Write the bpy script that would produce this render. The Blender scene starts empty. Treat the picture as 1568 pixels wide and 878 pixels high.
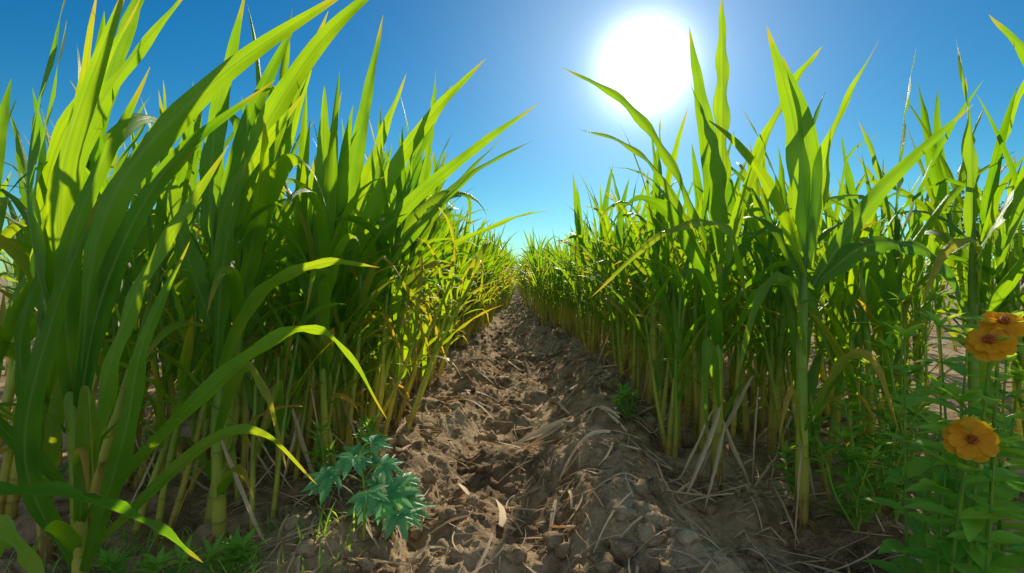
import bpy, math, random
import numpy as np
from mathutils import Vector, Matrix, noise
R=random.Random(7)
sc=bpy.context.scene
rad=math.radians
def sdir(az,el): return Vector((math.sin(az)*math.cos(el), math.cos(az)*math.cos(el), math.sin(el)))
SUN_AZ=rad(11.0); SUN_EL=rad(26.5)
SD=sdir(SUN_AZ,SUN_EL)
GD=sdir(rad(14.4),rad(21.2))

# ------------------------------------------------ node helpers
def newmat(name):
    m=bpy.data.materials.new(name); m.use_nodes=True
    nt=m.node_tree; nt.nodes.clear()
    return m,nt
def N(nt,t,**kw):
    n=nt.nodes.new(t)
    for k,v in kw.items(): setattr(n,k,v)
    return n
def L(nt,a,b): nt.links.new(a,b)
def setin(n,k,v): n.inputs[k].default_value=v
def math_(nt,op,a,b=None,clamp=False):
    n=N(nt,'ShaderNodeMath',operation=op); n.use_clamp=clamp
    for i,v in enumerate((a,b)):
        if v is None: continue
        if isinstance(v,(int,float)): n.inputs[i].default_value=v
        else: L(nt,v,n.inputs[i])
    return n.outputs[0]
def mix_(nt,f,a,b):
    n=N(nt,'ShaderNodeMix',data_type='RGBA')
    if isinstance(f,(int,float)): n.inputs[0].default_value=f
    else: L(nt,f,n.inputs[0])
    for i,v in ((6,a),(7,b)):
        if isinstance(v,tuple): n.inputs[i].default_value=(v[0],v[1],v[2],1)
        else: L(nt,v,n.inputs[i])
    return n.outputs[2]
def noise_(nt,scale,detail=4,vec=None,rough=.55):
    n=N(nt,'ShaderNodeTexNoise'); setin(n,'Scale',scale); setin(n,'Detail',detail); setin(n,'Roughness',rough)
    if vec is not None: L(nt,vec,n.inputs['Vector'])
    return n.outputs['Fac']
def ramp_(nt,f,stops):
    n=N(nt,'ShaderNodeValToRGB'); e=n.color_ramp.elements
    while len(e)<len(stops): e.new(.5)
    for i,(p,c) in enumerate(stops):
        e[i].position=p; e[i].color=(c[0],c[1],c[2],1)
    L(nt,f,n.inputs[0]); return n.outputs[0]

def leaf_material(name, dark, light, trans, rib, tfac=.5, rough=.42, veins=True, dry=(.54,.37,.06), drytr=(.90,.55,.04)):
    m,nt=newmat(name)
    at=N(nt,'ShaderNodeAttribute',attribute_name='tint')
    sep=N(nt,'ShaderNodeSeparateColor'); L(nt,at.outputs['Color'],sep.inputs[0])
    uv=N(nt,'ShaderNodeUVMap'); su=N(nt,'ShaderNodeSeparateXYZ'); L(nt,uv.outputs[0],su.inputs[0])
    u=math_(nt,'ABSOLUTE',math_(nt,'SUBTRACT',su.outputs[0],.5))
    ribm=math_(nt,'SUBTRACT',1.0,math_(nt,'MULTIPLY',u,13 if veins else 22),True)
    tc=N(nt,'ShaderNodeNewGeometry')
    nz=noise_(nt,11,1,tc.outputs['Position'])
    r=math_(nt,'ADD',math_(nt,'MULTIPLY',sep.outputs[0],.75),math_(nt,'MULTIPLY',math_(nt,'SUBTRACT',nz,.25),.6),True)
    base=mix_(nt,r,dark,light)
    t2=(min(1,trans[0]*1.9),min(1,trans[1]*1.15),trans[2]*1.2)
    tcol=mix_(nt,r,(trans[0]*.55,trans[1]*.65,trans[2]),t2)
    if veins:
        cv=N(nt,'ShaderNodeCombineXYZ'); L(nt,math_(nt,'MULTIPLY',su.outputs[0],40),cv.inputs[0]); L(nt,math_(nt,'MULTIPLY',su.outputs[1],1.2),cv.inputs[1]); L(nt,math_(nt,'MULTIPLY',sep.outputs[0],30),cv.inputs[2])
        v=noise_(nt,1,1,cv.outputs[0])
        vv_=math_(nt,'MULTIPLY',math_(nt,'SUBTRACT',v,.42),5,True)
        base=mix_(nt,math_(nt,'MULTIPLY',vv_,.5),base,(light[0]*1.9,light[1]*1.6,light[2]*1.9))
        tcol=mix_(nt,math_(nt,'MULTIPLY',vv_,.45),tcol,(trans[0]*.38,trans[1]*.45,trans[2]*.5))
    base=mix_(nt,math_(nt,'MULTIPLY',ribm,.85),base,rib)
    tcol=mix_(nt,math_(nt,'MULTIPLY',ribm,.6),tcol,(trans[0]*.5,trans[1]*.42,trans[2]*.6))
    dr=math_(nt,'SUBTRACT',math_(nt,'ADD',sep.outputs[1],math_(nt,'MULTIPLY',nz,.5)),.25)
    dr=math_(nt,'MULTIPLY',dr,math_(nt,'GREATER_THAN',sep.outputs[1],.02),True)
    base=mix_(nt,dr,base,dry); tcol=mix_(nt,dr,tcol,drytr)
    p=N(nt,'ShaderNodeBsdfPrincipled'); L(nt,base,p.inputs['Base Color'])
    setin(p,'Roughness',rough); setin(p,'Specular IOR Level',.42)
    if veins:
        bp=N(nt,'ShaderNodeBump'); setin(bp,'Strength',.6); setin(bp,'Distance',.004)
        L(nt,v,bp.inputs['Height']); L(nt,bp.outputs[0],p.inputs['Normal'])
    tr=N(nt,'ShaderNodeBsdfTranslucent'); L(nt,tcol,tr.inputs[0])
    mx=N(nt,'ShaderNodeMixShader'); setin(mx,0,tfac)
    L(nt,p.outputs[0],mx.inputs[1]); L(nt,tr.outputs[0],mx.inputs[2])
    o=N(nt,'ShaderNodeOutputMaterial'); L(nt,mx.outputs[0],o.inputs[0])
    return m
M_leaf=leaf_material('corn_leaf',(.018,.095,.016),(.10,.25,.02),(.39,.82,.006),(.30,.45,.11),rough=.40,tfac=.54)
M_weed=leaf_material('weed_leaf',(.08,.28,.05),(.18,.44,.06),(.44,.90,.05),(.20,.36,.12),veins=False,rough=.5)
M_flf=leaf_material('flower_plant_leaf',(.10,.36,.05),(.24,.56,.06),(.50,.98,.06),(.42,.62,.16),veins=False,rough=.5)
M_palm=leaf_material('lobed_leaf',(.07,.32,.13),(.15,.45,.18),(.28,.80,.22),(.40,.60,.30),veins=False,rough=.5,tfac=.45)
M_petal=leaf_material('petal',(1.0,.36,.003),(1.0,.50,.006),(.55,.42,.003),(1.0,.32,.003),tfac=.5,veins=False,rough=.6)
M_straw=leaf_material('straw',(.42,.30,.15),(.80,.64,.37),(.6,.42,.16),(.5,.38,.20),tfac=.22,rough=.7)

def stem_material():
    m,nt=newmat('corn_stem')
    at=N(nt,'ShaderNodeAttribute',attribute_name='tint')
    sep=N(nt,'ShaderNodeSeparateColor'); L(nt,at.outputs['Color'],sep.inputs[0])
    g=N(nt,'ShaderNodeNewGeometry')
    mp=N(nt,'ShaderNodeMapping'); L(nt,g.outputs['Position'],mp.inputs[0]); mp.inputs['Scale'].default_value=(90,90,6)
    nz=noise_(nt,1,2,mp.outputs[0])
    hz=math_(nt,'ADD',sep.outputs[2],math_(nt,'ADD',math_(nt,'MULTIPLY',math_(nt,'SUBTRACT',nz,.5),.5),math_(nt,'MULTIPLY',math_(nt,'SUBTRACT',sep.outputs[0],.3),.3)))
    c=ramp_(nt,hz,[(0,(.34,.20,.06)),(.08,(.64,.48,.10)),(.32,(.60,.58,.09)),(.55,(.32,.48,.06)),(1,(.09,.24,.03))])
    c=mix_(nt,math_(nt,'MULTIPLY',sep.outputs[1],.75),c,(.17,.12,.04))
    p=N(nt,'ShaderNodeBsdfPrincipled'); L(nt,c,p.inputs['Base Color']); setin(p,'Roughness',.5)
    bp=N(nt,'ShaderNodeBump'); setin(bp,'Strength',.5); setin(bp,'Distance',.003); L(nt,nz,bp.inputs['Height']); L(nt,bp.outputs[0],p.inputs['Normal'])
    tr=N(nt,'ShaderNodeBsdfTranslucent'); tc=mix_(nt,.5,c,(.85,.80,.04)); L(nt,tc,tr.inputs[0])
    mx=N(nt,'ShaderNodeMixShader'); setin(mx,0,.36); L(nt,p.outputs[0],mx.inputs[1]); L(nt,tr.outputs[0],mx.inputs[2])
    o=N(nt,'ShaderNodeOutputMaterial'); L(nt,mx.outputs[0],o.inputs[0]); return m
M_stem=stem_material()

def soil_material(name='soil'):
    m,nt=newmat(name)
    g=N(nt,'ShaderNodeNewGeometry'); P=g.outputs['Position']
    n1=noise_(nt,2.3,3,P); n2=noise_(nt,18,5,P,.65); n3=noise_(nt,170,3,P,.7)
    f=math_(nt,'ADD',math_(nt,'MULTIPLY',n1,.6),math_(nt,'MULTIPLY',n2,.4))
    c=ramp_(nt,f,[(.34,(.12,.072,.038)),(.44,(.30,.19,.10)),(.54,(.57,.40,.23)),(.68,(.74,.55,.34))])
    c=mix_(nt,math_(nt,'MULTIPLY',math_(nt,'SUBTRACT',n3,.5,),1.8,True),c,(.80,.62,.41))
    p=N(nt,'ShaderNodeBsdfPrincipled'); L(nt,c,p.inputs['Base Color']); setin(p,'Roughness',.95); setin(p,'Specular IOR Level',.12)
    h=math_(nt,'ADD',math_(nt,'MULTIPLY',n2,1.0),math_(nt,'MULTIPLY',n3,.5))
    bp=N(nt,'ShaderNodeBump'); setin(bp,'Strength',1.0); setin(bp,'Distance',.03); L(nt,h,bp.inputs['Height']); L(nt,bp.outputs[0],p.inputs['Normal'])
    o=N(nt,'ShaderNodeOutputMaterial'); L(nt,p.outputs[0],o.inputs[0]); return m
M_soil=soil_material()
def bark_material():
    m,nt=newmat('bark'); g=N(nt,'ShaderNodeNewGeometry'); n=noise_(nt,9,3,g.outputs['Position'])
    c=ramp_(nt,n,[(.3,(.05,.035,.025)),(.7,(.16,.12,.08))])
    p=N(nt,'ShaderNodeBsdfPrincipled'); L(nt,c,p.inputs['Base Color']); setin(p,'Roughness',.9)
    o=N(nt,'ShaderNodeOutputMaterial'); L(nt,p.outputs[0],o.inputs[0]); return m
M_bark=bark_material()
M_tree=leaf_material('tree_leaf',(.03,.06,.015),(.07,.12,.03),(.12,.22,.03),(.06,.1,.03),veins=False,rough=.6)

# ------------------------------------------------ mesh builder
class MB:
    def __init__(s): s.v=[];s.f=[];s.uv=[];s.c=[];s.m=[]
    def ring_tube(s,pts,radii,cols,nside=8,mat=0,cap=True):
        b=len(s.v); n=len(pts)
        for i,p in enumerate(pts):
            t=(pts[min(i+1,n-1)]-pts[max(i-1,0)]).normalized()
            a=t.cross(Vector((.13,1,.07))).normalized(); bb=t.cross(a)
            for j in range(nside):
                q=2*math.pi*j/nside
                s.v.append(p+(a*math.cos(q)+bb*math.sin(q))*radii[i]); s.c.append(cols[i]); s.uv.append((j/nside,i/n))
        for i in range(n-1):
            for j in range(nside):
                k=(j+1)%nside
                s.f.append((b+i*nside+j,b+i*nside+k,b+(i+1)*nside+k,b+(i+1)*nside+j)); s.m.append(mat)
        if cap:
            for j in range(1,nside-1):
                s.f.append((b+(n-1)*nside,b+(n-1)*nside+j,b+(n-1)*nside+j+1)); s.m.append(mat)
    def ribbon(s,cen,side,nor,widths,rnd,drys,mat=0,nu=4,fold=.25,wave=0,wf=5,ph=0):
        b=len(s.v); n=len(cen)
        for i in range(n):
            t=i/(n-1)
            for j in range(nu+1):
                u=-1+2*j/nu
                hgt=abs(u)*fold*widths[i]+ wave*widths[i]*math.sin(wf*t*6.283+ph+(1.7 if u>0 else 0))*u*u
                s.v.append(cen[i]+side[i]*(u*widths[i])+nor[i]*hgt)
                s.uv.append((j/nu,t)); s.c.append((rnd,min(1,drys[i]*(1+.5*abs(u))),t))
        for i in range(n-1):
            for j in range(nu):
                a=b+i*(nu+1)+j
                s.f.append((a,a+1,a+nu+2,a+nu+1)); s.m.append(mat)
    def mesh(s,name,mats,smooth=True):
        me=bpy.data.meshes.new(name); me.from_pydata([tuple(v) for v in s.v],[],s.f)
        for m in mats: me.materials.append(m)
        me.polygons.foreach_set('material_index',s.m)
        me.polygons.foreach_set('use_smooth',[smooth]*len(s.f))
        uvl=me.uv_layers.new(name='UVMap')
        li=np.zeros(len(me.loops),dtype=np.int32); me.loops.foreach_get('vertex_index',li)
        uvl.data.foreach_set('uv',np.array(s.uv,dtype=np.float32)[li].ravel())
        ca=me.color_attributes.new('tint','FLOAT_COLOR','POINT')
        c=np.ones((len(s.v),4),dtype=np.float32); c[:,:3]=np.array(s.c,dtype=np.float32)
        ca.data.foreach_set('color',c.ravel())
        me.update(); return me
    def pack(s):
        nl=np.array([len(f) for f in s.f],dtype=np.int32)
        return dict(v=np.array([tuple(v) for v in s.v],dtype=np.float64),lv=np.array([i for f in s.f for i in f],dtype=np.int64),nl=nl,uv=np.array(s.uv,dtype=np.float32),c=np.array(s.c,dtype=np.float32),m=np.array(s.m,dtype=np.int32))
class Merge:
    def __init__(s): s.parts=[]
    def add(s,pk,M,dr=0.): s.parts.append((pk,M,dr))
    def mesh(s,name,mats):
        V=[];LV=[];NL=[];UV=[];C=[];MM=[];off=0
        for pk,M,dr in s.parts:
            A=np.array(M); V.append(pk['v']@A[:3,:3].T+A[:3,3]); LV.append(pk['lv']+off); NL.append(pk['nl']); UV.append(pk['uv'])
            c=pk['c'].copy(); c[:,0]=np.clip(c[:,0]+dr,0,1); C.append(c); MM.append(pk['m']); off+=len(pk['v'])
        V=np.concatenate(V);LV=np.concatenate(LV);NL=np.concatenate(NL);UV=np.concatenate(UV);C=np.concatenate(C);MM=np.concatenate(MM)
        me=bpy.data.meshes.new(name)
        me.vertices.add(len(V)); me.vertices.foreach_set('co',V.astype(np.float32).ravel())
        me.loops.add(len(LV)); me.loops.foreach_set('vertex_index',LV.astype(np.int32))
        me.polygons.add(len(NL)); st=np.concatenate([[0],np.cumsum(NL)[:-1]]).astype(np.int32)
        me.polygons.foreach_set('loop_start',st)
        for m in mats: me.materials.append(m)
        me.polygons.foreach_set('material_index',MM); me.polygons.foreach_set('use_smooth',np.ones(len(NL),dtype=bool))
        me.update(calc_edges=True)
        uvl=me.uv_layers.new(name='UVMap'); uvl.data.foreach_set('uv',UV[LV].ravel())
        ca=me.color_attributes.new('tint','FLOAT_COLOR','POINT'); c4=np.ones((len(V),4),dtype=np.float32); c4[:,:3]=C; ca.data.foreach_set('color',c4.ravel())
        me.update(); return me
def obj(name,me,parent=None,loc=None):
    o=bpy.data.objects.new(name,me); sc.collection.objects.link(o)
    if parent: o.parent=parent
    if loc: o.location=loc
    return o
def empty(name,loc=(0,0,0)):
    o=bpy.data.objects.new(name,None); sc.collection.objects.link(o); o.location=loc; return o

def prof(t):
    return max(.0,min(1,.38+ t*2.6))*(max(0,1-t**1.9))**.9 if t<1 else 0
def corn_leaf(mb,base,az,th0,Ln,W,k,p=1.6,twist=0,rnd=.5,dry=0,n=14,nu=4,rng=R,bend=0):
    cen=[];sd=[];nr=[];wd=[];dr=[]
    pos=base.copy(); a=az
    ds=Ln/(n-1)
    kink=rng.random()<.14; kp=rng.uniform(.45,.7)
    for i in range(n):
        t=i/(n-1)
        th=th0+k*t**p
        if kink and t>kp: th+=.9*min(1,(t-kp)*6)
        th=min(th,2.75)
        a=az+bend*t
        tan=Vector((math.sin(th)*math.cos(a),math.sin(th)*math.sin(a),math.cos(th)))
        s0=Vector((-math.sin(a),math.cos(a),0))
        tw=twist*t
        side=(Matrix.Rotation(tw,3,tan)@s0).normalized()
        nor=tan.cross(side).normalized()
        cen.append(pos.copy());sd.append(side);nr.append(-nor);wd.append(W*.5*prof(t)+.0005)
        dr.append(dry*max(0,(t-.2))*1.3+ (.45 if t>.9 and rnd>.35 else 0))
        pos+=tan*ds
    mb.ribbon(cen,sd,nr,wd,rnd,dr,0,nu,fold=rng.uniform(.2,.5),wave=rng.uniform(.1,.4),wf=rng.uniform(2,5),ph=rng.uniform(0,6))
def catmull(P,n):
    P=[Vector(p) for p in P]; P=[P[0]*2-P[1]]+P+[P[-1]*2-P[-2]]
    out=[]; m=len(P)-3
    for i in range(n):
        x=i/(n-1)*m; k=min(int(x),m-1); t=x-k
        a,b,c,d=P[k:k+4]
        out.append(.5*((2*b)+(c-a)*t+(2*a-5*b+4*c-d)*t*t+(3*b-a-3*c+d)*t**3))
    return out
def spline_leaf(mb,pts,W,roll=0.,roll2=None,rnd=.5,dry=0,n=30,nu=6,fold=.3,wave=.28):
    cen=catmull(pts,n); sd=[];nr=[];wd=[];dr=[]
    if roll2 is None: roll2=roll+R.uniform(-.7,.7)
    rw=R.uniform(0,6)
    for i in range(n):
        t=i/(n-1)
        tan=(cen[min(i+1,n-1)]-cen[max(i-1,0)]).normalized()
        s0=tan.cross(Vector((0,1,0)))
        if s0.length<.1: s0=Vector((1,0,0))
        s0.normalize(); 
        s=Matrix.Rotation(roll+(roll2-roll)*t+.15*math.sin(t*7+rw),3,tan)@s0
        sd.append(s);nr.append(s.cross(tan).normalized());wd.append(W*.5*prof(t)+.0005)
        dr.append(dry*t*1.2+(.4 if t>.93 else 0))
    mb.ribbon(cen,sd,nr,wd,rnd,dr,0,nu,fold=fold,wave=wave,wf=R.uniform(2.5,6),ph=R.uniform(0,6))
def corn_stem(mb,base,top,r0=.019,r1=.010,rng=R,nside=8,seg=28,wob=.02,tip=False):
    pts=[];rr=[];cc=[]
    H=(top-base).length; nodes=[]; z=.03
    while z<H: nodes.append(z); z+=rng.uniform(.05,.09) if z<.1 else rng.uniform(.12,.2)
    ph=rng.uniform(0,6); tone=rng.random()
    if seg>8: zs=sorted([H*i/(seg-1) for i in range(seg)]+[q for z in nodes for q in (z-.006,z,z+.006) if q<H and q>0])
    else: zs=[H*i/(seg-1) for i in range(seg)]
    for z in zs:
        t=z/H; p=base.lerp(top,t)+Vector((math.sin(t*4+ph)*wob*t,math.cos(t*3+ph)*wob*t,0))
        nd=min(abs(z-q) for q in nodes)
        r=(r0+(r1-r0)*t)*(1+.04*math.sin(z*23+ph)); w=.0
        if nd<.003: r*=1.10; w=.9
        elif nd<.009: r*=1.03; w=.25
        if tip and t>.72: r*=max(.06,1-(t-.72)/.28)
        pts.append(p);rr.append(r);cc.append((tone,w*(1-t),min(1,z/1.05+(.25*t if tip else 0))))
    mb.ring_tube(pts,rr,cc,nside,1)
    return nodes
def corn_plant(mb,base=Vector((0,0,0)),H=1.1,rng=R,lod=0,lean=(0,0),tall=1.0,nleaf=None):
    top=base+Vector((lean[0],lean[1],H))
    ns,seg=(8,16) if lod==0 else (5,5)
    corn_stem(mb,base,top,rng.uniform(.016,.023),.011,rng,ns,seg)
    n=nleaf or rng.randint(9,11)
    az=rng.uniform(0,6.283)
    for i in range(n):
        f=i/(n-1)
        z=.50+(H-.50)*f**.9
        p=base.lerp(top,z/H)
        az+=math.pi+rng.uniform(-.45,.45)
        low=1-f
        th0=.14+.36*low*rng.uniform(.6,1.2)+rng.uniform(-.04,.08)
        k=(.25+1.6*low**1.3*rng.uniform(.5,1.25)) if rng.random()<.82 else rng.uniform(1.6,2.5)
        if f>.8: k=rng.uniform(.0,.5); th0=rng.uniform(.03,.22)
        Ln=rng.uniform(.56,.90)*tall*(1-.25*abs(f-.6))
        if f<.15: Ln*=.7
        W=rng.uniform(.048,.088)*(1-.25*low)
        dry=0
        if f<.35 and rng.random()<.5: dry=rng.uniform(.3,1.0)
        elif rng.random()<.07: dry=.3
        corn_leaf(mb,p,az,th0,Ln,W,k,rng.uniform(1.2,2.0),rng.uniform(-1.2,1.2),rng.random(),dry,14 if lod==0 else 7,4 if lod==0 else 2,rng,rng.uniform(-.5,.5))
    if lod==0:
        for i in range(rng.randint(1,3)):   # dead leaf hanging down the bare stalk
            p=base.lerp(top,rng.uniform(.2,.42))
            corn_leaf(mb,p,rng.uniform(0,6.28),rng.uniform(.5,1.0),rng.uniform(.18,.36),rng.uniform(.014,.03),rng.uniform(1.8,2.3),.7,rng.uniform(-2,2),1,2.5,9,2,rng)

# ------------------------------------------------ ground
def gh(x,y):
    v=Vector((x*1.0,y*1.0,0))
    near=math.exp(-max(0,y-14)/10) if y>0 else 1
    xc=x+.14*math.sin(y*.9+.5)+.10*noise.noise(Vector((x,y*1.7,4)))
    h=0
    if abs(x)<1.6:
        amp=1/(1+max(0,y-5)*.15)
        h=amp*(.15*math.exp(-((xc-.55)/.22)**2)-.06*math.exp(-((xc-.12)/.17)**2)+.04*math.exp(-((xc+.42)/.13)**2)-.06*math.exp(-((xc+.2)/.08)**2))
    h+=.06*noise.noise(v*2.2)*near
    if -3.5<x<3.5 and 0<y<16:
        f1=noise.noise(v*4.5+Vector((3,0,0)))
        rough=.35+1.3*max(0,noise.noise(v*1.3+Vector((9,2,0)))+.3)
        h+=.06*f1+rough*(.026*noise.noise(v*10.5)*(.6+abs(f1)*2)+.014*noise.noise(v*24))+.007*noise.noise(v*50)+.005*noise.noise(v*90)
        r=1-abs(noise.noise(Vector((x*7,y*3,2))))*2.6; h+=.026*max(0,r)**2
    else: h+=.02*noise.noise(v*3)*near
    return h
def spaced(segs):
    o=[]
    for a,b,n in segs:
        for i in range(n): o.append(a+(b-a)*i/n)
    o.append(segs[-1][1]); return o
xs=spaced([(-600,-60,8),(-60,-8,20),(-8,-2.2,40),(-2.2,-1.1,55),(-1.1,1.3,270),(1.3,2.4,55),(2.4,8,40),(8,60,20),(60,600,8)])
ys=spaced([(-60,-4,8),(-4,.8,20),(.8,3.2,280),(3.2,6.5,180),(6.5,16,150),(16,50,50),(50,900,20)])
gv=[(x,y,gh(x,y)) for y in ys for x in xs]
nx=len(xs)
gf=[(j*nx+i,j*nx+i+1,(j+1)*nx+i+1,(j+1)*nx+i) for j in range(len(ys)-1) for i in range(nx-1)]
gm=bpy.data.meshes.new('ground'); gm.from_pydata(gv,[],gf); gm.materials.append(M_soil)
gm.polygons.foreach_set('use_smooth',[True]*len(gf))
obj('ground',gm)

# clods
mb=MB()
ico=[Vector(v).normalized() for v in [(-.52,.85,0),(.52,.85,0),(-.52,-.85,0),(.52,-.85,0),(0,-.52,.85),(0,.52,.85),(0,-.52,-.85),(0,.52,-.85),(.85,0,-.52),(.85,0,.52),(-.85,0,-.52),(-.85,0,.52)]]
icf=[(0,11,5),(0,5,1),(0,1,7),(0,7,10),(0,10,11),(1,5,9),(5,11,4),(11,10,2),(10,7,6),(7,1,8),(3,9,4),(3,4,2),(3,2,6),(3,6,8),(3,8,9),(4,9,5),(2,4,11),(6,2,10),(8,6,7),(9,8,1)]
vv=list(ico); ff=[]; cache={}
def mid(a,b):
    k=(min(a,b),max(a,b))
    if k not in cache: vv.append(((vv[a]+vv[b])/2).normalized()); cache[k]=len(vv)-1
    return cache[k]
for a,b,c in icf:
    d,e,g=mid(a,b),mid(b,c),mid(c,a); ff+= [(a,d,g),(d,b,e),(g,e,c),(d,e,g)]
for i in range(5200):
    y=.9+R.random()**1.8*7; x=R.gauss(.15,.7)
    if abs(x)>2.0: continue
    s=.003+.038*R.random()**5.5
    z=gh(x,y); b=len(mb.v); o=Vector((R.uniform(0,50),R.uniform(0,50),0)); sq=R.uniform(.55,.9)
    for q in vv:
        w=q*(1+.9*noise.noise(q*1.7+o))*s; mb.v.append(Vector((x+w.x,y+w.y,z+w.z*sq+s*.15))); mb.c.append((R.random(),0,0)); mb.uv.append((0,0))
    for f in ff: mb.f.append(tuple(b+k for k in f)); mb.m.append(0)
obj('soil_clods',mb.mesh('soil_clods',[M_soil],True))

# straw litter
mb=MB()
def straw(x,y,az,ln,w,lift=.01,pitch=0,rnd=None):
    n=8; cen=[];sd=[];nr=[];wd=[]
    cv=R.uniform(-.7,.7)
    px,py=x,y
    P=[]
    for i in range(n):
        t=i/(n-1); a=az+cv*t; P.append((px,py,a)); px+=math.cos(a)*ln/n; py+=math.sin(a)*ln/n
    z0=gh(P[0][0],P[0][1]); z1=gh(P[-1][0],P[-1][1]); zm=max(0,gh(P[4][0],P[4][1])-(z0+z1)/2)
    tr_=R.uniform(-.5,.5)
    for i,(px,py,a) in enumerate(P):
        t=i/(n-1)
        z=z0+(z1-z0)*t+zm*1.0*math.sin(math.pi*t)+lift+pitch*t*ln
        cen.append(Vector((px,py,z))); sd.append(Vector((-math.sin(a),math.cos(a),tr_+.5*t)).normalized()); nr.append(Vector((0,0,1)))
        wd.append(w*.5*(.6+.4*math.sin(math.pi*t))*R.uniform(.85,1.1))
    mb.ribbon(cen,sd,nr,wd,R.random() if rnd is None else rnd,[0]*n,0,2,fold=R.uniform(.2,.9))
for i in range(2500):
    y=.95+R.random()**1.6*8
    x=R.choice([R.gauss(-.68,.22),R.gauss(.85,.25),R.gauss(.0,.4)])
    straw(x,y,R.uniform(0,6.28),R.uniform(.04,.26),R.uniform(.002,.009),R.uniform(.002,.014),R.uniform(0,.18))
for i in range(90):
    straw(R.gauss(.0,.42),R.uniform(1.2,5.5),R.uniform(0,6.28),R.uniform(.08,.28),R.uniform(.008,.018),.016,R.uniform(0,.08),R.uniform(.5,1))
for x,y,a,l,w in [(.02,2.55,.5,.34,.036),(.05,2.5,.55,.38,.024),(.0,2.62,.42,.32,.02),(.08,2.66,.62,.3,.016),(.03,2.48,.7,.28,.012),(-.04,1.80,1.45,.30,.032),(.2,1.62,2.1,.2,.026),(-.18,2.1,2.0,.16,.028),(.2,2.15,.4,.26,.022),(.55,2.6,2.6,.2,.018),(.55,1.85,.3,.3,.018),(.6,1.8,.6,.28,.016),(.62,1.92,.9,.22,.014),(-.5,1.5,.3,.25,.01),(-.1,3.2,2.8,.4,.022),(.3,1.45,.2,.2,.012),(-.35,1.5,.9,.22,.012),(.1,1.95,2.9,.2,.014),(-.25,2.7,.1,.3,.022),(.35,3.1,1.9,.25,.02),(-.35,3.6,.2,.3,.02),(-.2,4.2,.6,.3,.018),(.1,4.8,2.4,.3,.018)]:
    straw(x,y,a,l,w,.024,.04,.95)
obj('straw_litter',mb.mesh('straw_litter',[M_straw]))

# ------------------------------------------------ hero corn plants
def hero(base,top,leaves,r0=.021,extra=0,rng=R,low=0):
    mb=MB(); b=Vector(base); b.z=gh(b.x,b.y)-.02
    corn_stem(mb,b,Vector(top),r0,.012,rng,12,30,.016,tip=True)
    for lf in leaves:
        spline_leaf(mb,*lf[:2],**(lf[2] if len(lf)>2 else {}))
    for i in range(9):
        a=i*.7+rng.random(); p0=b+Vector((0,0,rng.uniform(.04,.07))); e=b+Vector((math.cos(a)*.05,math.sin(a)*.05,.005))
        mb.ring_tube([p0,(p0+e)/2+Vector((math.cos(a)*.012,math.sin(a)*.012,.01)),e],[.004,.0035,.002],[(0,.5,.1)]*3,5,1)
    for i in range(extra):
        f=rng.uniform(.35,.9); p=b.lerp(Vector(top),f)
        corn_leaf(mb,p,rng.uniform(0,6.28),rng.uniform(.2,.5),rng.uniform(.5,.8),rng.uniform(.045,.07),rng.uniform(.8,2.2),1.5,rng.uniform(-1,1),rng.random(),.8 if f<.4 else 0,16,4,rng)
    for i in range(low):
        f=rng.uniform(.12,.5); p=b.lerp(Vector(top),f)
        corn_leaf(mb,p,rng.uniform(0,6.28),rng.uniform(.2,.7),rng.uniform(.3,.55),rng.uniform(.02,.045),rng.uniform(1.2,2.4),1.4,rng.uniform(-1.5,1.5),rng.random(),rng.choice((0,0,.6,1.1)),14,4,rng)
    me=mb.mesh('corn_plant',[M_leaf,M_stem]); o=obj('corn_plant',me); return o
D=dict
hero((.86,2.14,0),(.88,2.14,1.2),[
 ([(.87,2.14,1.05),(.87,2.12,1.6),(.85,2.1,2.05)],.105,D(roll=.2,roll2=.5,rnd=.7)),
 ([(.87,2.14,1.0),(.79,2.1,1.5),(.70,2.05,1.88)],.085,D(roll=-.5,roll2=0.,rnd=.3)),
 ([(.87,2.12,.95),(.80,2.0,1.35),(.67,1.95,1.63)],.08,D(roll=.3,rnd=.5)),
 ([(.87,2.1,.85),(.64,2.0,1.30),(.42,1.9,1.53),(.18,1.85,1.64)],.065,D(roll=.7,roll2=.4,rnd=.4)),
 ([(.87,2.1,.8),(.60,2.0,1.25),(.42,1.9,1.38),(.24,1.85,1.42)],.045,D(roll=.3,roll2=.9,rnd=.6)),
 ([(.92,2.0,.80),(.80,1.9,1.07),(.55,1.85,1.05),(.28,1.8,.82)],.055,D(roll=.9,roll2=.6,rnd=.9,dry=.12)),
 ([(.89,2.12,.95),(1.0,2.1,1.35),(1.12,2.05,1.65),(1.2,2.0,1.78)],.085,D(roll=.4,rnd=.8)),
 ([(.88,2.1,.6),(1.0,2.0,.85),(1.12,1.95,.82),(1.2,1.9,.55)],.06,D(roll=.9)),
 ([(.86,2.1,.75),(.62,2.0,1.12),(.45,1.95,1.17),(.32,1.9,.98)],.07,D(roll=-.8,rnd=.1)),
 ([(.86,2.1,.35),(.78,2.0,.62),(.74,1.95,.55),(.73,1.9,.25)],.055,D(roll=.3,rnd=.6)),
],.026,2,low=2)
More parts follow.
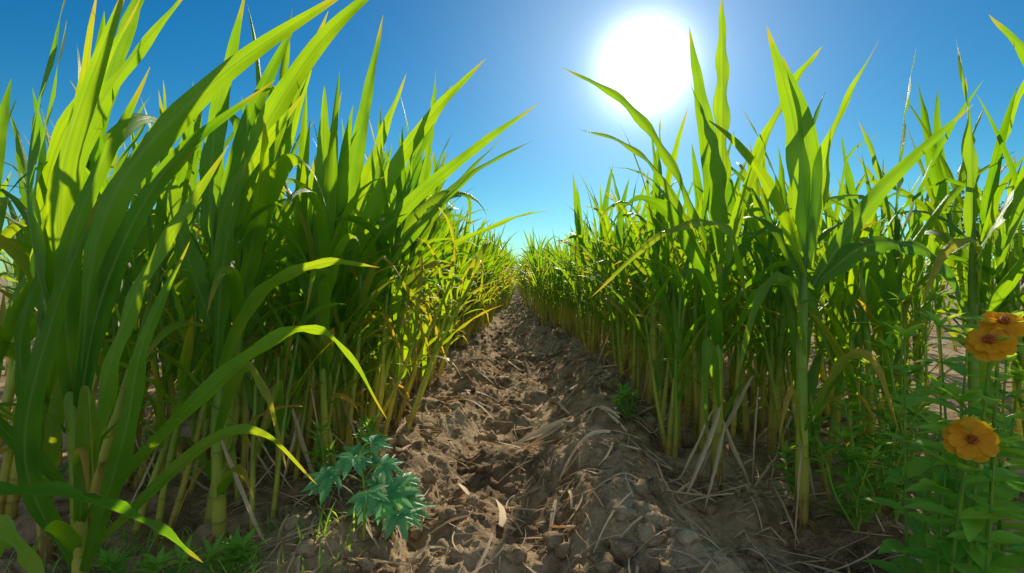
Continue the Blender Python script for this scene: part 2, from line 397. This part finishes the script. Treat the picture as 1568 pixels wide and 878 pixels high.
hero((1.03,1.8,0),(1.03,1.8,1.15),[
 ([(1.03,1.8,.98),(.98,1.78,1.4),(.86,1.75,1.74)],.085,D(roll=.1,rnd=.5)),
 ([(1.03,1.8,.92),(1.03,1.8,1.35),(.94,1.8,1.66)],.095,D(roll=-.4,rnd=.3)),
 ([(1.05,1.8,.92),(1.1,1.78,1.35),(1.22,1.72,1.68)],.08,D(roll=.3,rnd=.9)),
 ([(1.05,1.8,.85),(1.25,1.75,1.18),(1.52,1.7,1.46)],.065,D(roll=-.6,rnd=.2)),
 ([(1.06,1.8,.86),(1.2,1.72,1.0),(1.37,1.65,.95),(1.47,1.6,.68)],.085,D(roll=-1.0,roll2=-.2,rnd=.0)),
 ([(1.03,1.78,.62),(.93,1.7,.88),(.8,1.65,.84),(.70,1.6,.55)],.06,D(roll=.9,rnd=.5)),
 ([(1.03,1.78,.35),(1.1,1.7,.6),(1.17,1.65,.62),(1.22,1.6,.4)],.04,D(roll=.4,dry=.9)),
 ([(1.02,1.78,.3),(.95,1.7,.5),(.9,1.66,.5),(.84,1.6,.38)],.03,D(roll=.8,dry=1,rnd=.9)),
],.023,2,low=2)
hero((1.62,1.75,0),(1.56,1.75,1.25),[
 ([(1.62,1.7,.9),(1.62,1.58,1.3),(1.52,1.5,1.5),(1.38,1.5,1.65)],.075,D(roll=.3,rnd=.4)),
 ([(1.6,1.75,.8),(1.55,1.7,1.0),(1.4,1.65,.98),(1.28,1.6,.8)],.05,D(roll=.9,rnd=.9,dry=.5)),
 ([(1.57,1.75,1.0),(1.56,1.75,1.4),(1.5,1.75,1.7)],.075,D(roll=.3)),
],.018,3,low=3)
hero((-.97,1.68,0),(-.97,1.68,1.1),[
 ([(-.98,1.68,.8),(-.87,1.65,1.2),(-.62,1.6,1.58),(-.34,1.6,1.85)],.085,D(roll=.2,roll2=.8,rnd=.6)),
 ([(-.98,1.68,.85),(-.96,1.65,1.3),(-.82,1.6,1.78)],.085,D(roll=-.3,rnd=.3)),
 ([(-.98,1.68,.7),(-.90,1.6,1.1),(-.62,1.55,1.45)],.075,D(roll=-.7,roll2=.2,rnd=.8)),
 ([(-.98,1.66,.5),(-.8,1.6,.82),(-.58,1.55,.93),(-.40,1.55,.92)],.05,D(roll=.9,rnd=.9,dry=.15)),
 ([(-.97,1.66,.35),(-.8,1.5,.62),(-.7,1.45,.55),(-.62,1.4,.35)],.04,D(roll=.7,dry=.5)),
 ([(-.98,1.68,.7),(-1.1,1.65,1.15),(-1.08,1.6,1.5)],.08,D(roll=.2)),
 ([(-.98,1.68,.9),(-.85,1.65,1.35),(-.66,1.6,1.7)],.07,D(roll=.6,rnd=.1)),
 ([(-.98,1.68,.55),(-.9,1.6,.95),(-.80,1.55,1.25)],.06,D(roll=-.4,rnd=.4)),
],.023,1,low=4)
hero((-1.14,1.33,0),(-1.14,1.33,.95),[
 ([(-1.13,1.32,.25),(-.78,1.3,.6),(-.57,1.3,.75),(-.44,1.3,.72),(-.32,1.3,.53)],.042,D(roll=.9,roll2=.3,rnd=.8,wave=.45)),
 ([(-1.13,1.32,.15),(-.79,1.3,.46),(-.64,1.3,.49),(-.5,1.3,.36)],.034,D(roll=.7,rnd=.9,dry=.2)),
 ([(-1.13,1.32,.55),(-.95,1.2,1.04),(-.7,1.2,1.34),(-.34,1.2,1.58)],.078,D(roll=-.2,roll2=.7,rnd=.6,fold=.5)),
 ([(-1.13,1.32,.3),(-.9,1.2,.82),(-.66,1.2,1.2)],.058,D(roll=-.6,roll2=.3,rnd=.9)),
 ([(-1.14,1.33,.6),(-1.1,1.25,1.1),(-.88,1.2,1.6)],.078,D(roll=.3,rnd=.7,fold=.5)),
 ([(-1.15,1.33,.55),(-1.18,1.25,1.1),(-1.02,1.2,1.6)],.085,D(roll=-.3,rnd=.1)),
 ([(-1.14,1.33,.5),(-1.08,1.25,.95),(-.84,1.2,1.38)],.06,D(roll=.9,rnd=.3)),
 ([(-1.12,1.32,.12),(-.92,1.2,.5),(-.83,1.15,.75),(-.70,1.12,.98)],.05,D(roll=.6,roll2=-.3,rnd=.5)),
 ([(-1.14,1.33,.5),(-1.0,1.25,.85),(-.80,1.2,1.15),(-.55,1.2,1.35)],.055,D(roll=.2,roll2=.9,rnd=.1)),
 ([(-1.15,1.33,.1),(-1.17,1.22,.45),(-1.06,1.18,.8),(-.92,1.15,1.08)],.06,D(roll=.1,roll2=.5,rnd=.3)),
 ([(-1.14,1.33,.2),(-1.05,1.25,.5),(-1.0,1.2,.62),(-.95,1.15,.4)],.045,D(roll=.5,rnd=.6,dry=.3)),
 ([(-1.14,1.33,.3),(-1.22,1.2,.55),(-1.2,1.12,.6),(-1.1,1.08,.35)],.05,D(roll=.2,rnd=.2)),
],.020,0,low=4)
hero((-1.38,1.5,0),(-1.38,1.5,1.0),[
 ([(-1.38,1.5,.7),(-1.3,1.45,1.2),(-1.0,1.4,1.65)],.08,D(roll=.2,rnd=.8)),
 ([(-1.38,1.5,.6),(-1.35,1.45,1.1),(-1.2,1.4,1.6)],.075,D(roll=-.4,rnd=.2)),
 ([(-1.38,1.5,.5),(-1.15,1.45,.95),(-.85,1.4,1.25)],.06,D(roll=.8,rnd=.6)),
 ([(-1.38,1.5,.75),(-1.2,1.45,1.3),(-.85,1.4,1.7)],.075,D(roll=-.1,rnd=.5)),
 ([(-1.38,1.5,.3),(-1.35,1.4,.7),(-1.2,1.35,1.0)],.05,D(roll=.4,rnd=.3)),
 ([(-1.38,1.5,.2),(-1.25,1.4,.55),(-1.15,1.35,.6),(-1.05,1.3,.35)],.045,D(roll=.5,rnd=.8,dry=.4)),
],.021,0,low=5)
hero((-1.0,.98,-.0),(-1.15,1.0,.5),[
 ([(-1.12,1.0,.46),(-.88,.98,.47),(-.72,.98,.42),(-.60,.98,.34)],.065,D(roll=1.0,roll2=.4,rnd=.0,fold=.5)),
 ([(-1.05,.95,.25),(-.93,.88,.43),(-.84,.86,.43),(-.76,.84,.30)],.08,D(roll=.6,roll2=.1,rnd=1.0,dry=.1)),
],.02,0)
hero((-.85,2.5,0),(-.83,2.5,1.1),[
 ([(-.85,2.5,.7),(-.55,2.4,1.15),(-.2,2.35,1.45),(.12,2.3,1.66)],.075,D(roll=.5,rnd=.4)),
 ([(-.85,2.5,.8),(-.62,2.45,1.3),(-.36,2.4,1.65),(-.12,2.4,1.9)],.085,D(roll=.1,rnd=.8)),
 ([(-.85,2.5,.9),(-.75,2.5,1.5),(-.62,2.5,2.15)],.095,D(roll=.3,rnd=.3)),
 ([(-.85,2.5,.6),(-.5,2.4,1.05),(-.2,2.35,1.35),(.1,2.3,1.5)],.07,D(roll=-.5,rnd=.2)),
 ([(-.85,2.5,.9),(-.7,2.5,1.4),(-.5,2.45,1.85)],.09,D(roll=-.2,rnd=.9)),
 ([(-.85,2.5,.5),(-.6,2.4,.85),(-.45,2.3,.8),(-.35,2.25,.5)],.045,D(roll=.8,dry=.5,rnd=.8)),
 ([(-.85,2.5,.45),(-.65,2.4,.7),(-.55,2.3,.66),(-.45,2.25,.45)],.035,D(roll=.8,dry=1,rnd=.8)),
],.024,2,low=4)
hero((-.8,3.05,0),(-.78,3.05,1.1),[
 ([(-.8,3,.65),(-.45,3,1.0),(0,3,1.22),(.22,3,1.27)],.05,D(roll=.9,rnd=.9)),
 ([(-.8,3,.9),(-.6,3,1.5),(-.35,3,2.0)],.085,D(roll=.1,rnd=.6)),
 ([(-.8,3,.8),(-.45,3,1.3),(-.05,3,1.7)],.08,D(roll=-.4,rnd=.3)),
 ([(-.8,3,.5),(-.6,2.9,.75),(-.45,2.8,.66),(-.35,2.8,.4)],.04,D(roll=.8,dry=1,rnd=.9)),
],.022,3,low=4)

# ------------------------------------------------ corn field, one mesh per row
near=[];far=[]
for i in range(14):
    rg=random.Random(100+i); mb=MB()
    corn_plant(mb,H=rg.uniform(1.0,1.28),rng=rg,lod=0,lean=(rg.uniform(-.05,.05),rg.uniform(-.05,.05)))
    near.append(mb.pack())
for i in range(10):
    rg=random.Random(200+i); mb=MB()
    corn_plant(mb,H=rg.uniform(.98,1.25),rng=rg,lod=1,nleaf=8)
    far.append(mb.pack())
till=[]; tillY=[]
for i in range(14):
    rg=random.Random(300+i); mb=MB(); yel=i>=9
    for j in range(3):
        b=Vector((rg.uniform(-.12,.12),rg.uniform(-.12,.12),0)); H=rg.uniform(.6,.98)
        top=b+Vector((rg.uniform(-.12,.12),rg.uniform(-.12,.12),H))
        corn_stem(mb,b,top,rg.uniform(.011,.017),.007,rg,6,9)
        for q in range(4):
            p=b.lerp(top,.50+.50*q/3); dr=rg.uniform(.4,1.0) if (yel or (q<2 and rg.random()<.6)) else 0
            corn_leaf(mb,p,rg.uniform(0,6.28),rg.uniform(.15,.6),rg.uniform(.3,.6),rg.uniform(.02,.045),rg.uniform(.4,2.4) if yel else rg.uniform(.3,1.5),1.5,rg.uniform(-1,1),rg.random() if not yel else 1,dr,9,2,rg)
    (tillY if yel else till).append(mb.pack())
cnt=0
def TM(x,y,s,tilt):
    return Matrix.Translation((x,y,gh(x,y)-.015))@Matrix.Rotation(tilt,4,'Y')@Matrix.Rotation(R.gauss(0,.05),4,'X')@Matrix.Rotation(R.uniform(0,6.283),4,'Z')@Matrix.Diagonal((s,s,s*R.uniform(.93,1.07),1))
def sm(t): t=max(0,min(1,t)); return t*t*(3-2*t)
def row(x0,side,y0,y1,step,wid,tl=1.,yl=0.):
    global cnt
    mg=Merge(); y=y0
    while y<y1:
        shift=-side*(.52 if side<0 else .50)*sm((y-3)/12)+.06*math.sin(y*1.1+side)
        x=x0+R.gauss(0,wid)+shift
        lod_far=y>5.5 or abs(x0)>3.0
        tilt=(.13 if x0>-1.4 else .19) if side<0 else (-.02 if x0<1.4 else -.11)
        tilt+=R.gauss(0,.06)
        s=R.uniform(.82,1.08)
        if side>0: s*=.93
        mg.add(R.choice(far if lod_far else near),TM(x,y+R.uniform(-.04,.04),s,tilt),R.uniform(-.25,.25)); cnt+=1
        if y<10 and abs(x0)<2.2 and R.random()<tl:
            mg.add(R.choice(till),TM(x0+shift+R.gauss(0,.1),y+R.uniform(-.05,.05),R.uniform(.8,1.15),tilt*.7),R.uniform(-.1,.1))
        if y>2.6 and R.random()<yl:
            mg.add(R.choice(tillY),TM(x0+shift-side*.08+R.gauss(0,.05),y+R.uniform(-.05,.05),R.uniform(.8,1.1),tilt*1.3),0)
        y+=step*R.uniform(.6,1.4)*(1+max(0,y-6)*.035)
    obj('corn_row',mg.mesh('corn_row',[M_leaf,M_stem]))
row(-.86,-1,2.2,40,.17,.05,1.,.6)
row(-1.15,-1,1.8,40,.20,.06,1.)
row(-1.5,-1,1.7,40,.22,.07,1.)
row(-1.9,-1,1.8,36,.24,.07,1.)
row(-2.4,-1,2.1,30,.28,.08)
for x in (-3.0,-3.8,-4.8,-6.2): row(x,-1,-x*.85,26,.42,.12)
row(.95,1,2.5,40,.27,.05,.9,.12)
row(1.25,1,2.15,40,.29,.06,.9)
row(1.6,1,2.0,40,.28,.07)
row(2.05,1,1.95,36,.28,.07)
row(2.55,1,2.2,30,.32,.08)
for x in (3.2,4.0,5.1,6.6): row(x,1,x*.85,26,.42,.12)
print('plants',cnt)

# ------------------------------------------------ weeds
def oval_leaf(mb,base,d,up,Ln,W,rnd,mat=0,droop=.3,n=8,serr=0,shape=.8,nu=4):
    d=d.normalized(); side=d.cross(up).normalized(); nor=side.cross(d).normalized()
    cen=[];sd=[];nr=[];wd=[]
    p=base.copy(); 
    for i in range(n):
        t=i/(n-1); dd=(d-nor*droop*t*1.4).normalized()
        nn=side.cross(dd).normalized()
        cen.append(p.copy());sd.append(side);nr.append(nn)
        w=W*.5*math.sin(math.pi*min(1,(t*.93+.04))**shape)
        if serr and i%2: w*=1-serr
        wd.append(max(w,.0004)); p+=dd*Ln/(n-1)
    mb.ribbon(cen,sd,nr,wd,rnd,[0]*n,mat,nu,fold=.3)
def thin_stem(mb,pts,r0,r1,h=.6,mat=1,ns=6):
    c=catmull(pts,10); mb.ring_tube(c,[r0+(r1-r0)*i/9 for i in range(10)],[(0.2,0,h)]*10,ns,mat); return c
def rv(s=1): return Vector((R.uniform(-1,1),R.uniform(-1,1),R.uniform(-1,1)))*s
def feather_weed(base,H,nb=8,spread=.22,name='weed_plant',dens=3):
    mb=MB(); b=Vector(base); b.z=gh(b.x,b.y)
    for s in range(nb):
        a=R.uniform(0,6.28); hh=H*R.uniform(.5,1)
        e=b+Vector((math.cos(a)*spread*R.random(),math.sin(a)*spread*R.random(),hh))
        c=thin_stem(mb,[b,b.lerp(e,.5)+rv(.03),e],.005,.002)
        for i in range(2,10):
            for k in range(dens):
                az=R.uniform(0,6.28); d=Vector((math.cos(az),math.sin(az),R.uniform(.1,.7)))
                ln=R.uniform(.05,.11)*min(1,.5+H)
                oval_leaf(mb,c[i]+rv(.006),d,Vector((0,0,1)),ln,ln*.24,R.random(),0,R.uniform(.1,.6),7,0)
        for k in range(10):
            az=R.uniform(0,6.28); d=Vector((math.cos(az),math.sin(az),R.uniform(.4,1.5)))
            oval_leaf(mb,e,d,Vector((0.1,0,1)),R.uniform(.04,.08),.014,.9,0,.3,7)
    return obj(name,mb.mesh(name,[M_weed,M_stem]))
feather_weed((1.38,1.82,0),.90,5,.12)
feather_weed((1.28,1.78,0),.55,5,.16)
feather_weed((1.16,1.70,0),.28,4,.12)
feather_weed((1.5,1.8,0),.45,4,.2)
feather_weed((1.12,2.0,0),.35,4,.14)
feather_weed((1.22,1.75,0),.42,4,.10)
feather_weed((.62,2.75,0),.16,5,.08)
feather_weed((-.62,2.2,0),.22,4,.12)
feather_weed((-.78,1.45,0),.10,4,.12)
feather_weed((-.98,1.35,0),.10,4,.12)
feather_weed((-.75,2.0,0),.3,3,.12)
for i in range(12): feather_weed((R.choice((-1,-1,1))*R.uniform(.9,1.9),R.uniform(2.0,3.6),0),R.uniform(.15,.35),3,.2)
def lobed_weed(base,H):
    mb=MB(); b=Vector(base); b.z=gh(b.x,b.y)
    top=b+Vector((-.01,0,H))
    c=thin_stem(mb,[b,b.lerp(top,.5)+Vector((.01,0,0)),top],.006,.003,.7)
    for i in range(9):
        f=.35+.65*i/8; p=b.lerp(top,f); a=i*2.4+.4; ln=R.uniform(.06,.13)*(1.2-f*.5)
        e=p+Vector((math.cos(a)*ln,math.sin(a)*ln,ln*.45))
        thin_stem(mb,[p,(p+e)/2+Vector((0,0,.01)),e],.0025,.0018,.8,1,5)
        out=Vector((math.cos(a),math.sin(a),-.15)).normalized()
        up=(Vector((0,0,1))+Vector((0,-.45,0))+rv(.2)).normalized()
        sd=out.cross(up).normalized(); fw=up.cross(sd).normalized()
        sz=R.uniform(.07,.10)*(1.2-f*.3)
        for k,ang in enumerate((-2.1,-1.4,-.7,0,.7,1.4,2.1)):
            d=fw*math.cos(ang)*-1+sd*math.sin(ang)
            d=-d if d.dot(out)<0 and abs(ang)<1 else d
            oval_leaf(mb,e+rv(.001),d,up,sz*(1-.13*abs(ang)),sz*.34,R.random()*.4+.1*k,0,.35,11,.22,.8)
    return obj('lobed_leaf_weed',mb.mesh('lobed_leaf_weed',[M_palm,M_stem]))
lobed_weed((-.47,1.60,0),.28)
lobed_weed((-.40,1.68,0),.14)
mb=MB()
for i in range(700):
    x=R.uniform(-1.35,-.4)-R.random()*.1; y=R.uniform(1.15,1.75)
    if R.random()<(x+1.35)*.75: continue
    corn_leaf(mb,Vector((x,y,gh(x,y)-.004)),R.uniform(0,6.28),R.uniform(.2,.9),R.uniform(.04,.13),R.uniform(.003,.008),R.uniform(.4,1.6),1.3,0,R.random(),.6 if R.random()<.25 else 0,6,2,R)
obj('grass',mb.mesh('grass',[M_weed]))
# dry leaves hanging / fallen at the foot of the plants
mb=MB()
def dryleaf(bx,by,z0,ex,ey,w):
    spline_leaf(mb,[(bx,by,z0),(bx*.6+ex*.4,by*.6+ey*.4,z0*.6),(ex*.8+bx*.2,ey*.8+by*.2,z0*.25),(ex,ey,gh(ex,ey)+.012)],w,roll=R.uniform(-.8,.8),rnd=R.random()*.6,fold=.9,nu=4,n=14,wave=.4)
for (bx,by,ex,ey,w) in [(.86,2.1,.66,1.95,.022),(.88,2.1,.72,1.9,.016),(.84,2.12,.66,2.05,.016),(1.05,1.82,.93,1.66,.012),(-.85,2.5,-.55,2.35,.02),(-.97,1.68,-.74,1.55,.014),(-.8,3.05,-.5,2.9,.02),(-.88,2.5,-.62,2.2,.016)]:
    dryleaf(bx,by,R.uniform(.25,.45),ex,ey,w)
for i in range(150):
    s=R.choice((-1,-1,1)); bx=s*R.uniform(.8,1.5); by=R.uniform(1.8,6); a=R.uniform(0,6.28); l=R.uniform(.08,.25)
    dryleaf(bx,by,R.uniform(.15,.5),bx+math.cos(a)*l-s*.06,by+math.sin(a)*l,R.uniform(.008,.022))
obj('dry_corn_leaves',mb.mesh('dry_corn_leaves',[M_straw]))

# ------------------------------------------------ flower plant
def flower(mb,c,nrm,rad_):
    nrm=nrm.normalized(); a=nrm.cross(Vector((.2,.1,1))).normalized(); b=nrm.cross(a)
    for ring,(n,rr,tilt,off) in enumerate(((9,1.0,.04,0),(8,.80,.20,.35))):
        for i in range(n):
            q=6.283*i/n+off+R.uniform(-.07,.07)
            d=(a*math.cos(q)+b*math.sin(q))+nrm*(tilt+R.uniform(-.08,.08))
            d.normalize(); side=d.cross(nrm).normalized(); nn=side.cross(d).normalized()
            cen=[];sd=[];nr=[];wd=[]; m=11; Ln=rad_*rr*R.uniform(.9,1.05)
            for k in range(m):
                t=k/(m-1)
                cen.append(c+d*(Ln*t*.98)-nrm*(.12*Ln*t*t)+nrm*.003*ring); sd.append(side); nr.append(nn)
                wd.append(Ln*.32*(.15+.85*math.sin(min(1,t*1.15)*math.pi*.5))*(1 if t<.85 else (.9 if t<.95 else .5)))
            mb.ribbon(cen,sd,nr,wd,R.uniform(0,1),[0]*m,0,6,fold=R.uniform(-.1,.35),wave=.3,wf=.9,ph=R.uniform(0,6))
    for i in range(60):
        q=R.uniform(0,6.28); r=rad_*.20*math.sqrt(R.random())
        p=c+(a*math.cos(q)+b*math.sin(q))*r+nrm*.004; e=p+nrm*rad_*R.uniform(.14,.26)+rv(.0015)
        mb.ring_tube([p,(p+e)/2,e],[.0011,.0012,.0019],[(.2,0,0)]*3,5,2)
def solid(name,col,rough=.6):
    m,nt=newmat(name); g=N(nt,'ShaderNodeNewGeometry'); n=noise_(nt,200,2,g.outputs['Position'])
    c=mix_(nt,n,col,tuple(v*.55 for v in col)); p=N(nt,'ShaderNodeBsdfPrincipled'); L(nt,c,p.inputs['Base Color']); setin(p,'Roughness',rough)
    o=N(nt,'ShaderNodeOutputMaterial'); L(nt,p.outputs[0],o.inputs[0]); return m
M_sta=solid('stamen',(.50,.12,.008))
fe=empty('orange_flower_plant',(.9,1.05,0))
fo=Vector((.9,1.05,0))
mbF=MB(); mbG=MB()
heads=[(Vector((.905,1.0,.575)),Vector((-.65,-.85,.22)),.046),(Vector((.945,1.01,.765)),Vector((-.6,-.5,.65)),.042),(Vector((.99,1.03,.80)),Vector((-.3,-.6,.9)),.042)]
for c,nv,r in heads: flower(mbF,c-fo,nv,r)
stems=[]
for i,(c,nv,r) in enumerate(heads):
    b=Vector((.92+.05*i,1.08,0))
    stems.append(thin_stem(mbG,[b-fo,(b.lerp(c,.5)+Vector((.02,.03,0)))-fo,c-nv.normalized()*.03-fo,c-fo],.005,.0025,.8))
    for k in range(8):
        q=k*.785; aa=nv.normalized().cross(Vector((.2,.1,1))).normalized(); bb=nv.normalized().cross(aa)
        oval_leaf(mbG,c-fo-nv.normalized()*.004,aa*math.cos(q)+bb*math.sin(q)-nv.normalized()*.3,nv,.02,.006,.3,0,.1,6)
for i in range(15):
    b=Vector((R.uniform(.92,1.2),R.uniform(1.03,1.28),0)); e=b+Vector((R.uniform(-.06,.06),R.uniform(-.04,.03),R.uniform(.3,.80)))
    stems.append(thin_stem(mbG,[b-fo,b.lerp(e,.5)+rv(.015)-fo,e-fo],.005,.002,.8))
for si,c in enumerate(stems):
    off=R.uniform(0,3)
    for i in range(1,10):
        if si<3 and i>6: continue
        az=off+i*1.57
        for s in (0,math.pi):
            q=az+s+R.uniform(-.3,.3); d=Vector((math.cos(q),math.sin(q),R.uniform(.1,.65)))
            ln=R.uniform(.07,.135)*(1.1-.04*i)
            oval_leaf(mbG,c[min(i,9)],d,Vector((0,-.2,1)),ln,ln*.40,R.random(),0,R.uniform(.2,.7),11,.12,.75)
    for k in range(6):
        q=R.uniform(0,6.28); oval_leaf(mbG,c[-1] if si>2 else c[6],Vector((math.cos(q),math.sin(q),1)),Vector((0.1,-.1,1)),.06,.02,.9,0,.3,7)
obj('blooms',mbF.mesh('blooms',[M_petal,M_stem,M_sta]),fe)
obj('stems_and_leaves',mbG.mesh('stems_and_leaves',[M_flf,M_stem]),fe)

# ------------------------------------------------ distant trees
def tree(x,y,H,crown,name='tree',nl=2600,ls=.16):
    mb=MB(); b=Vector((x,y,0))
    tr=[b+Vector((math.sin(i)*.06,0,H*.6*i/6)) for i in range(7)]
    mb.ring_tube(tr,[H*.035*(1-i*.1) for i in range(7)],[(.3,0,.5)]*7,8,1)
    cl=[]
    for i in range(16):
        a=R.uniform(0,6.28); f=R.uniform(.3,1); s=tr[2+i%5]
        e=b+Vector((math.cos(a)*crown*f*.8,math.sin(a)*crown*f*.8,H*R.uniform(.42,.92)))
        mb.ring_tube([s,(s+e)/2+Vector((0,0,.2)),e],[H*.012,H*.008,H*.003],[(.3,0,.5)]*3,5,1)
        cl.append((e,crown*R.uniform(.22,.42)))
    for i in range(nl):
        e,r=R.choice(cl); p=e+rv(1).normalized()*r*R.uniform(.3,1.05)
        oval_leaf(mb,p,rv(1),rv(1)+Vector((0,0,1.01)),ls*R.uniform(.7,1.4),ls*.5,R.random(),0,.2,4,0,.8,2)
    return obj(name,mb.mesh(name,[M_tree,M_bark]))
tree(26.5,29,6.2,2.6)
tree(31,31,5.2,2.4)
mb=MB()
for i in range(7000):
    x=R.uniform(-50,50); y=R.uniform(95,103); z=R.random()**1.1*(2.6+1.6*noise.noise(Vector((x*.09,0,0)))+.9*noise.noise(Vector((x*.5,3,0))))
    oval_leaf(mb,Vector((x,y,max(0,z))),rv(1),rv(1)+Vector((0,0,1.01)),R.uniform(.5,1.1),.5,R.random(),0,.2,4,0,.8,2)
obj('tree_line',mb.mesh('tree_line',[M_tree,M_bark]))

# ------------------------------------------------ world
w=bpy.data.worlds.new('World'); sc.world=w; w.use_nodes=True; nt=w.node_tree; nt.nodes.clear()
sky=N(nt,'ShaderNodeTexSky',sky_type='NISHITA'); sky.sun_disc=False; sky.sun_elevation=SUN_EL; sky.sun_rotation=SUN_AZ
sky.air_density=1.0; sky.dust_density=0.05; sky.ozone_density=3.0
hs=N(nt,'ShaderNodeHueSaturation'); setin(hs,'Saturation',1.4); setin(hs,'Value',1); L(nt,sky.outputs[0],hs.inputs['Color'])
tint=N(nt,'ShaderNodeMix',data_type='RGBA',blend_type='MULTIPLY'); tint.inputs[0].default_value=1; L(nt,hs.outputs[0],tint.inputs[6]); tint.inputs[7].default_value=(.58,1.05,1.0,1)
bg=N(nt,'ShaderNodeBackground'); setin(bg,'Strength',.088); L(nt,tint.outputs[2],bg.inputs[0])
tc=N(nt,'ShaderNodeTexCoord'); nv=N(nt,'ShaderNodeVectorMath',operation='NORMALIZE'); L(nt,tc.outputs['Generated'],nv.inputs[0])
dp=N(nt,'ShaderNodeVectorMath',operation='DOT_PRODUCT'); L(nt,nv.outputs[0],dp.inputs[0]); dp.inputs[1].default_value=GD
ang=math_(nt,'ARCCOSINE',math_(nt,'MINIMUM',dp.outputs['Value'],.999999))
q=math_(nt,'DIVIDE',ang,.060); g1=math_(nt,'MULTIPLY',math_(nt,'EXPONENT',math_(nt,'MULTIPLY',math_(nt,'MULTIPLY',q,q),-1)),3.0)
g2=math_(nt,'MULTIPLY',math_(nt,'EXPONENT',math_(nt,'DIVIDE',ang,-.14)),.80)
gs=math_(nt,'ADD',g1,g2)
bg2=N(nt,'ShaderNodeBackground'); setin(bg2,'Color',(.92,.97,1,1)); L(nt,gs,bg2.inputs['Strength'])
# added fill light: unseen bright cloud bank behind the camera, lifts the shadows
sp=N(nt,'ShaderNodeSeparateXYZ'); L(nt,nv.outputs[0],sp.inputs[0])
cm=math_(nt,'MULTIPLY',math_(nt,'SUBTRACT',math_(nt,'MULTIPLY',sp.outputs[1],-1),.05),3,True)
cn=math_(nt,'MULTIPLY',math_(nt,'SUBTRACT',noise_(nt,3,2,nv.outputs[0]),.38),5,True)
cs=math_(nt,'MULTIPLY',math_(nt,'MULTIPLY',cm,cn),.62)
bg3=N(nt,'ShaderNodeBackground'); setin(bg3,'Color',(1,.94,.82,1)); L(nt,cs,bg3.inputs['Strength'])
ad=N(nt,'ShaderNodeAddShader'); L(nt,bg.outputs[0],ad.inputs[0]); L(nt,bg2.outputs[0],ad.inputs[1])
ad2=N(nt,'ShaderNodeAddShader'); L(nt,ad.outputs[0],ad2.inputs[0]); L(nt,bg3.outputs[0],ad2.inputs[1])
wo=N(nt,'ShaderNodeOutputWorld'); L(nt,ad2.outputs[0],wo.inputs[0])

ld=bpy.data.lights.new('sun','SUN'); ld.energy=5; ld.angle=rad(.5); ld.color=(1,.92,.74)
lo=obj('sun',ld); lo.rotation_euler=SD.to_track_quat('Z','Y').to_euler(); lo.location=(0,0,20)

cd=bpy.data.cameras.new('camera'); cam=obj('camera',cd); cd.lens=18; cd.sensor_width=36; cd.clip_start=.05; cd.clip_end=2000
cam.location=(0,0,.9); cam.rotation_euler=(rad(90-1.4),0,0)
sc.camera=cam
sc.view_settings.view_transform='Standard'; sc.view_settings.look='None'; sc.view_settings.exposure=0
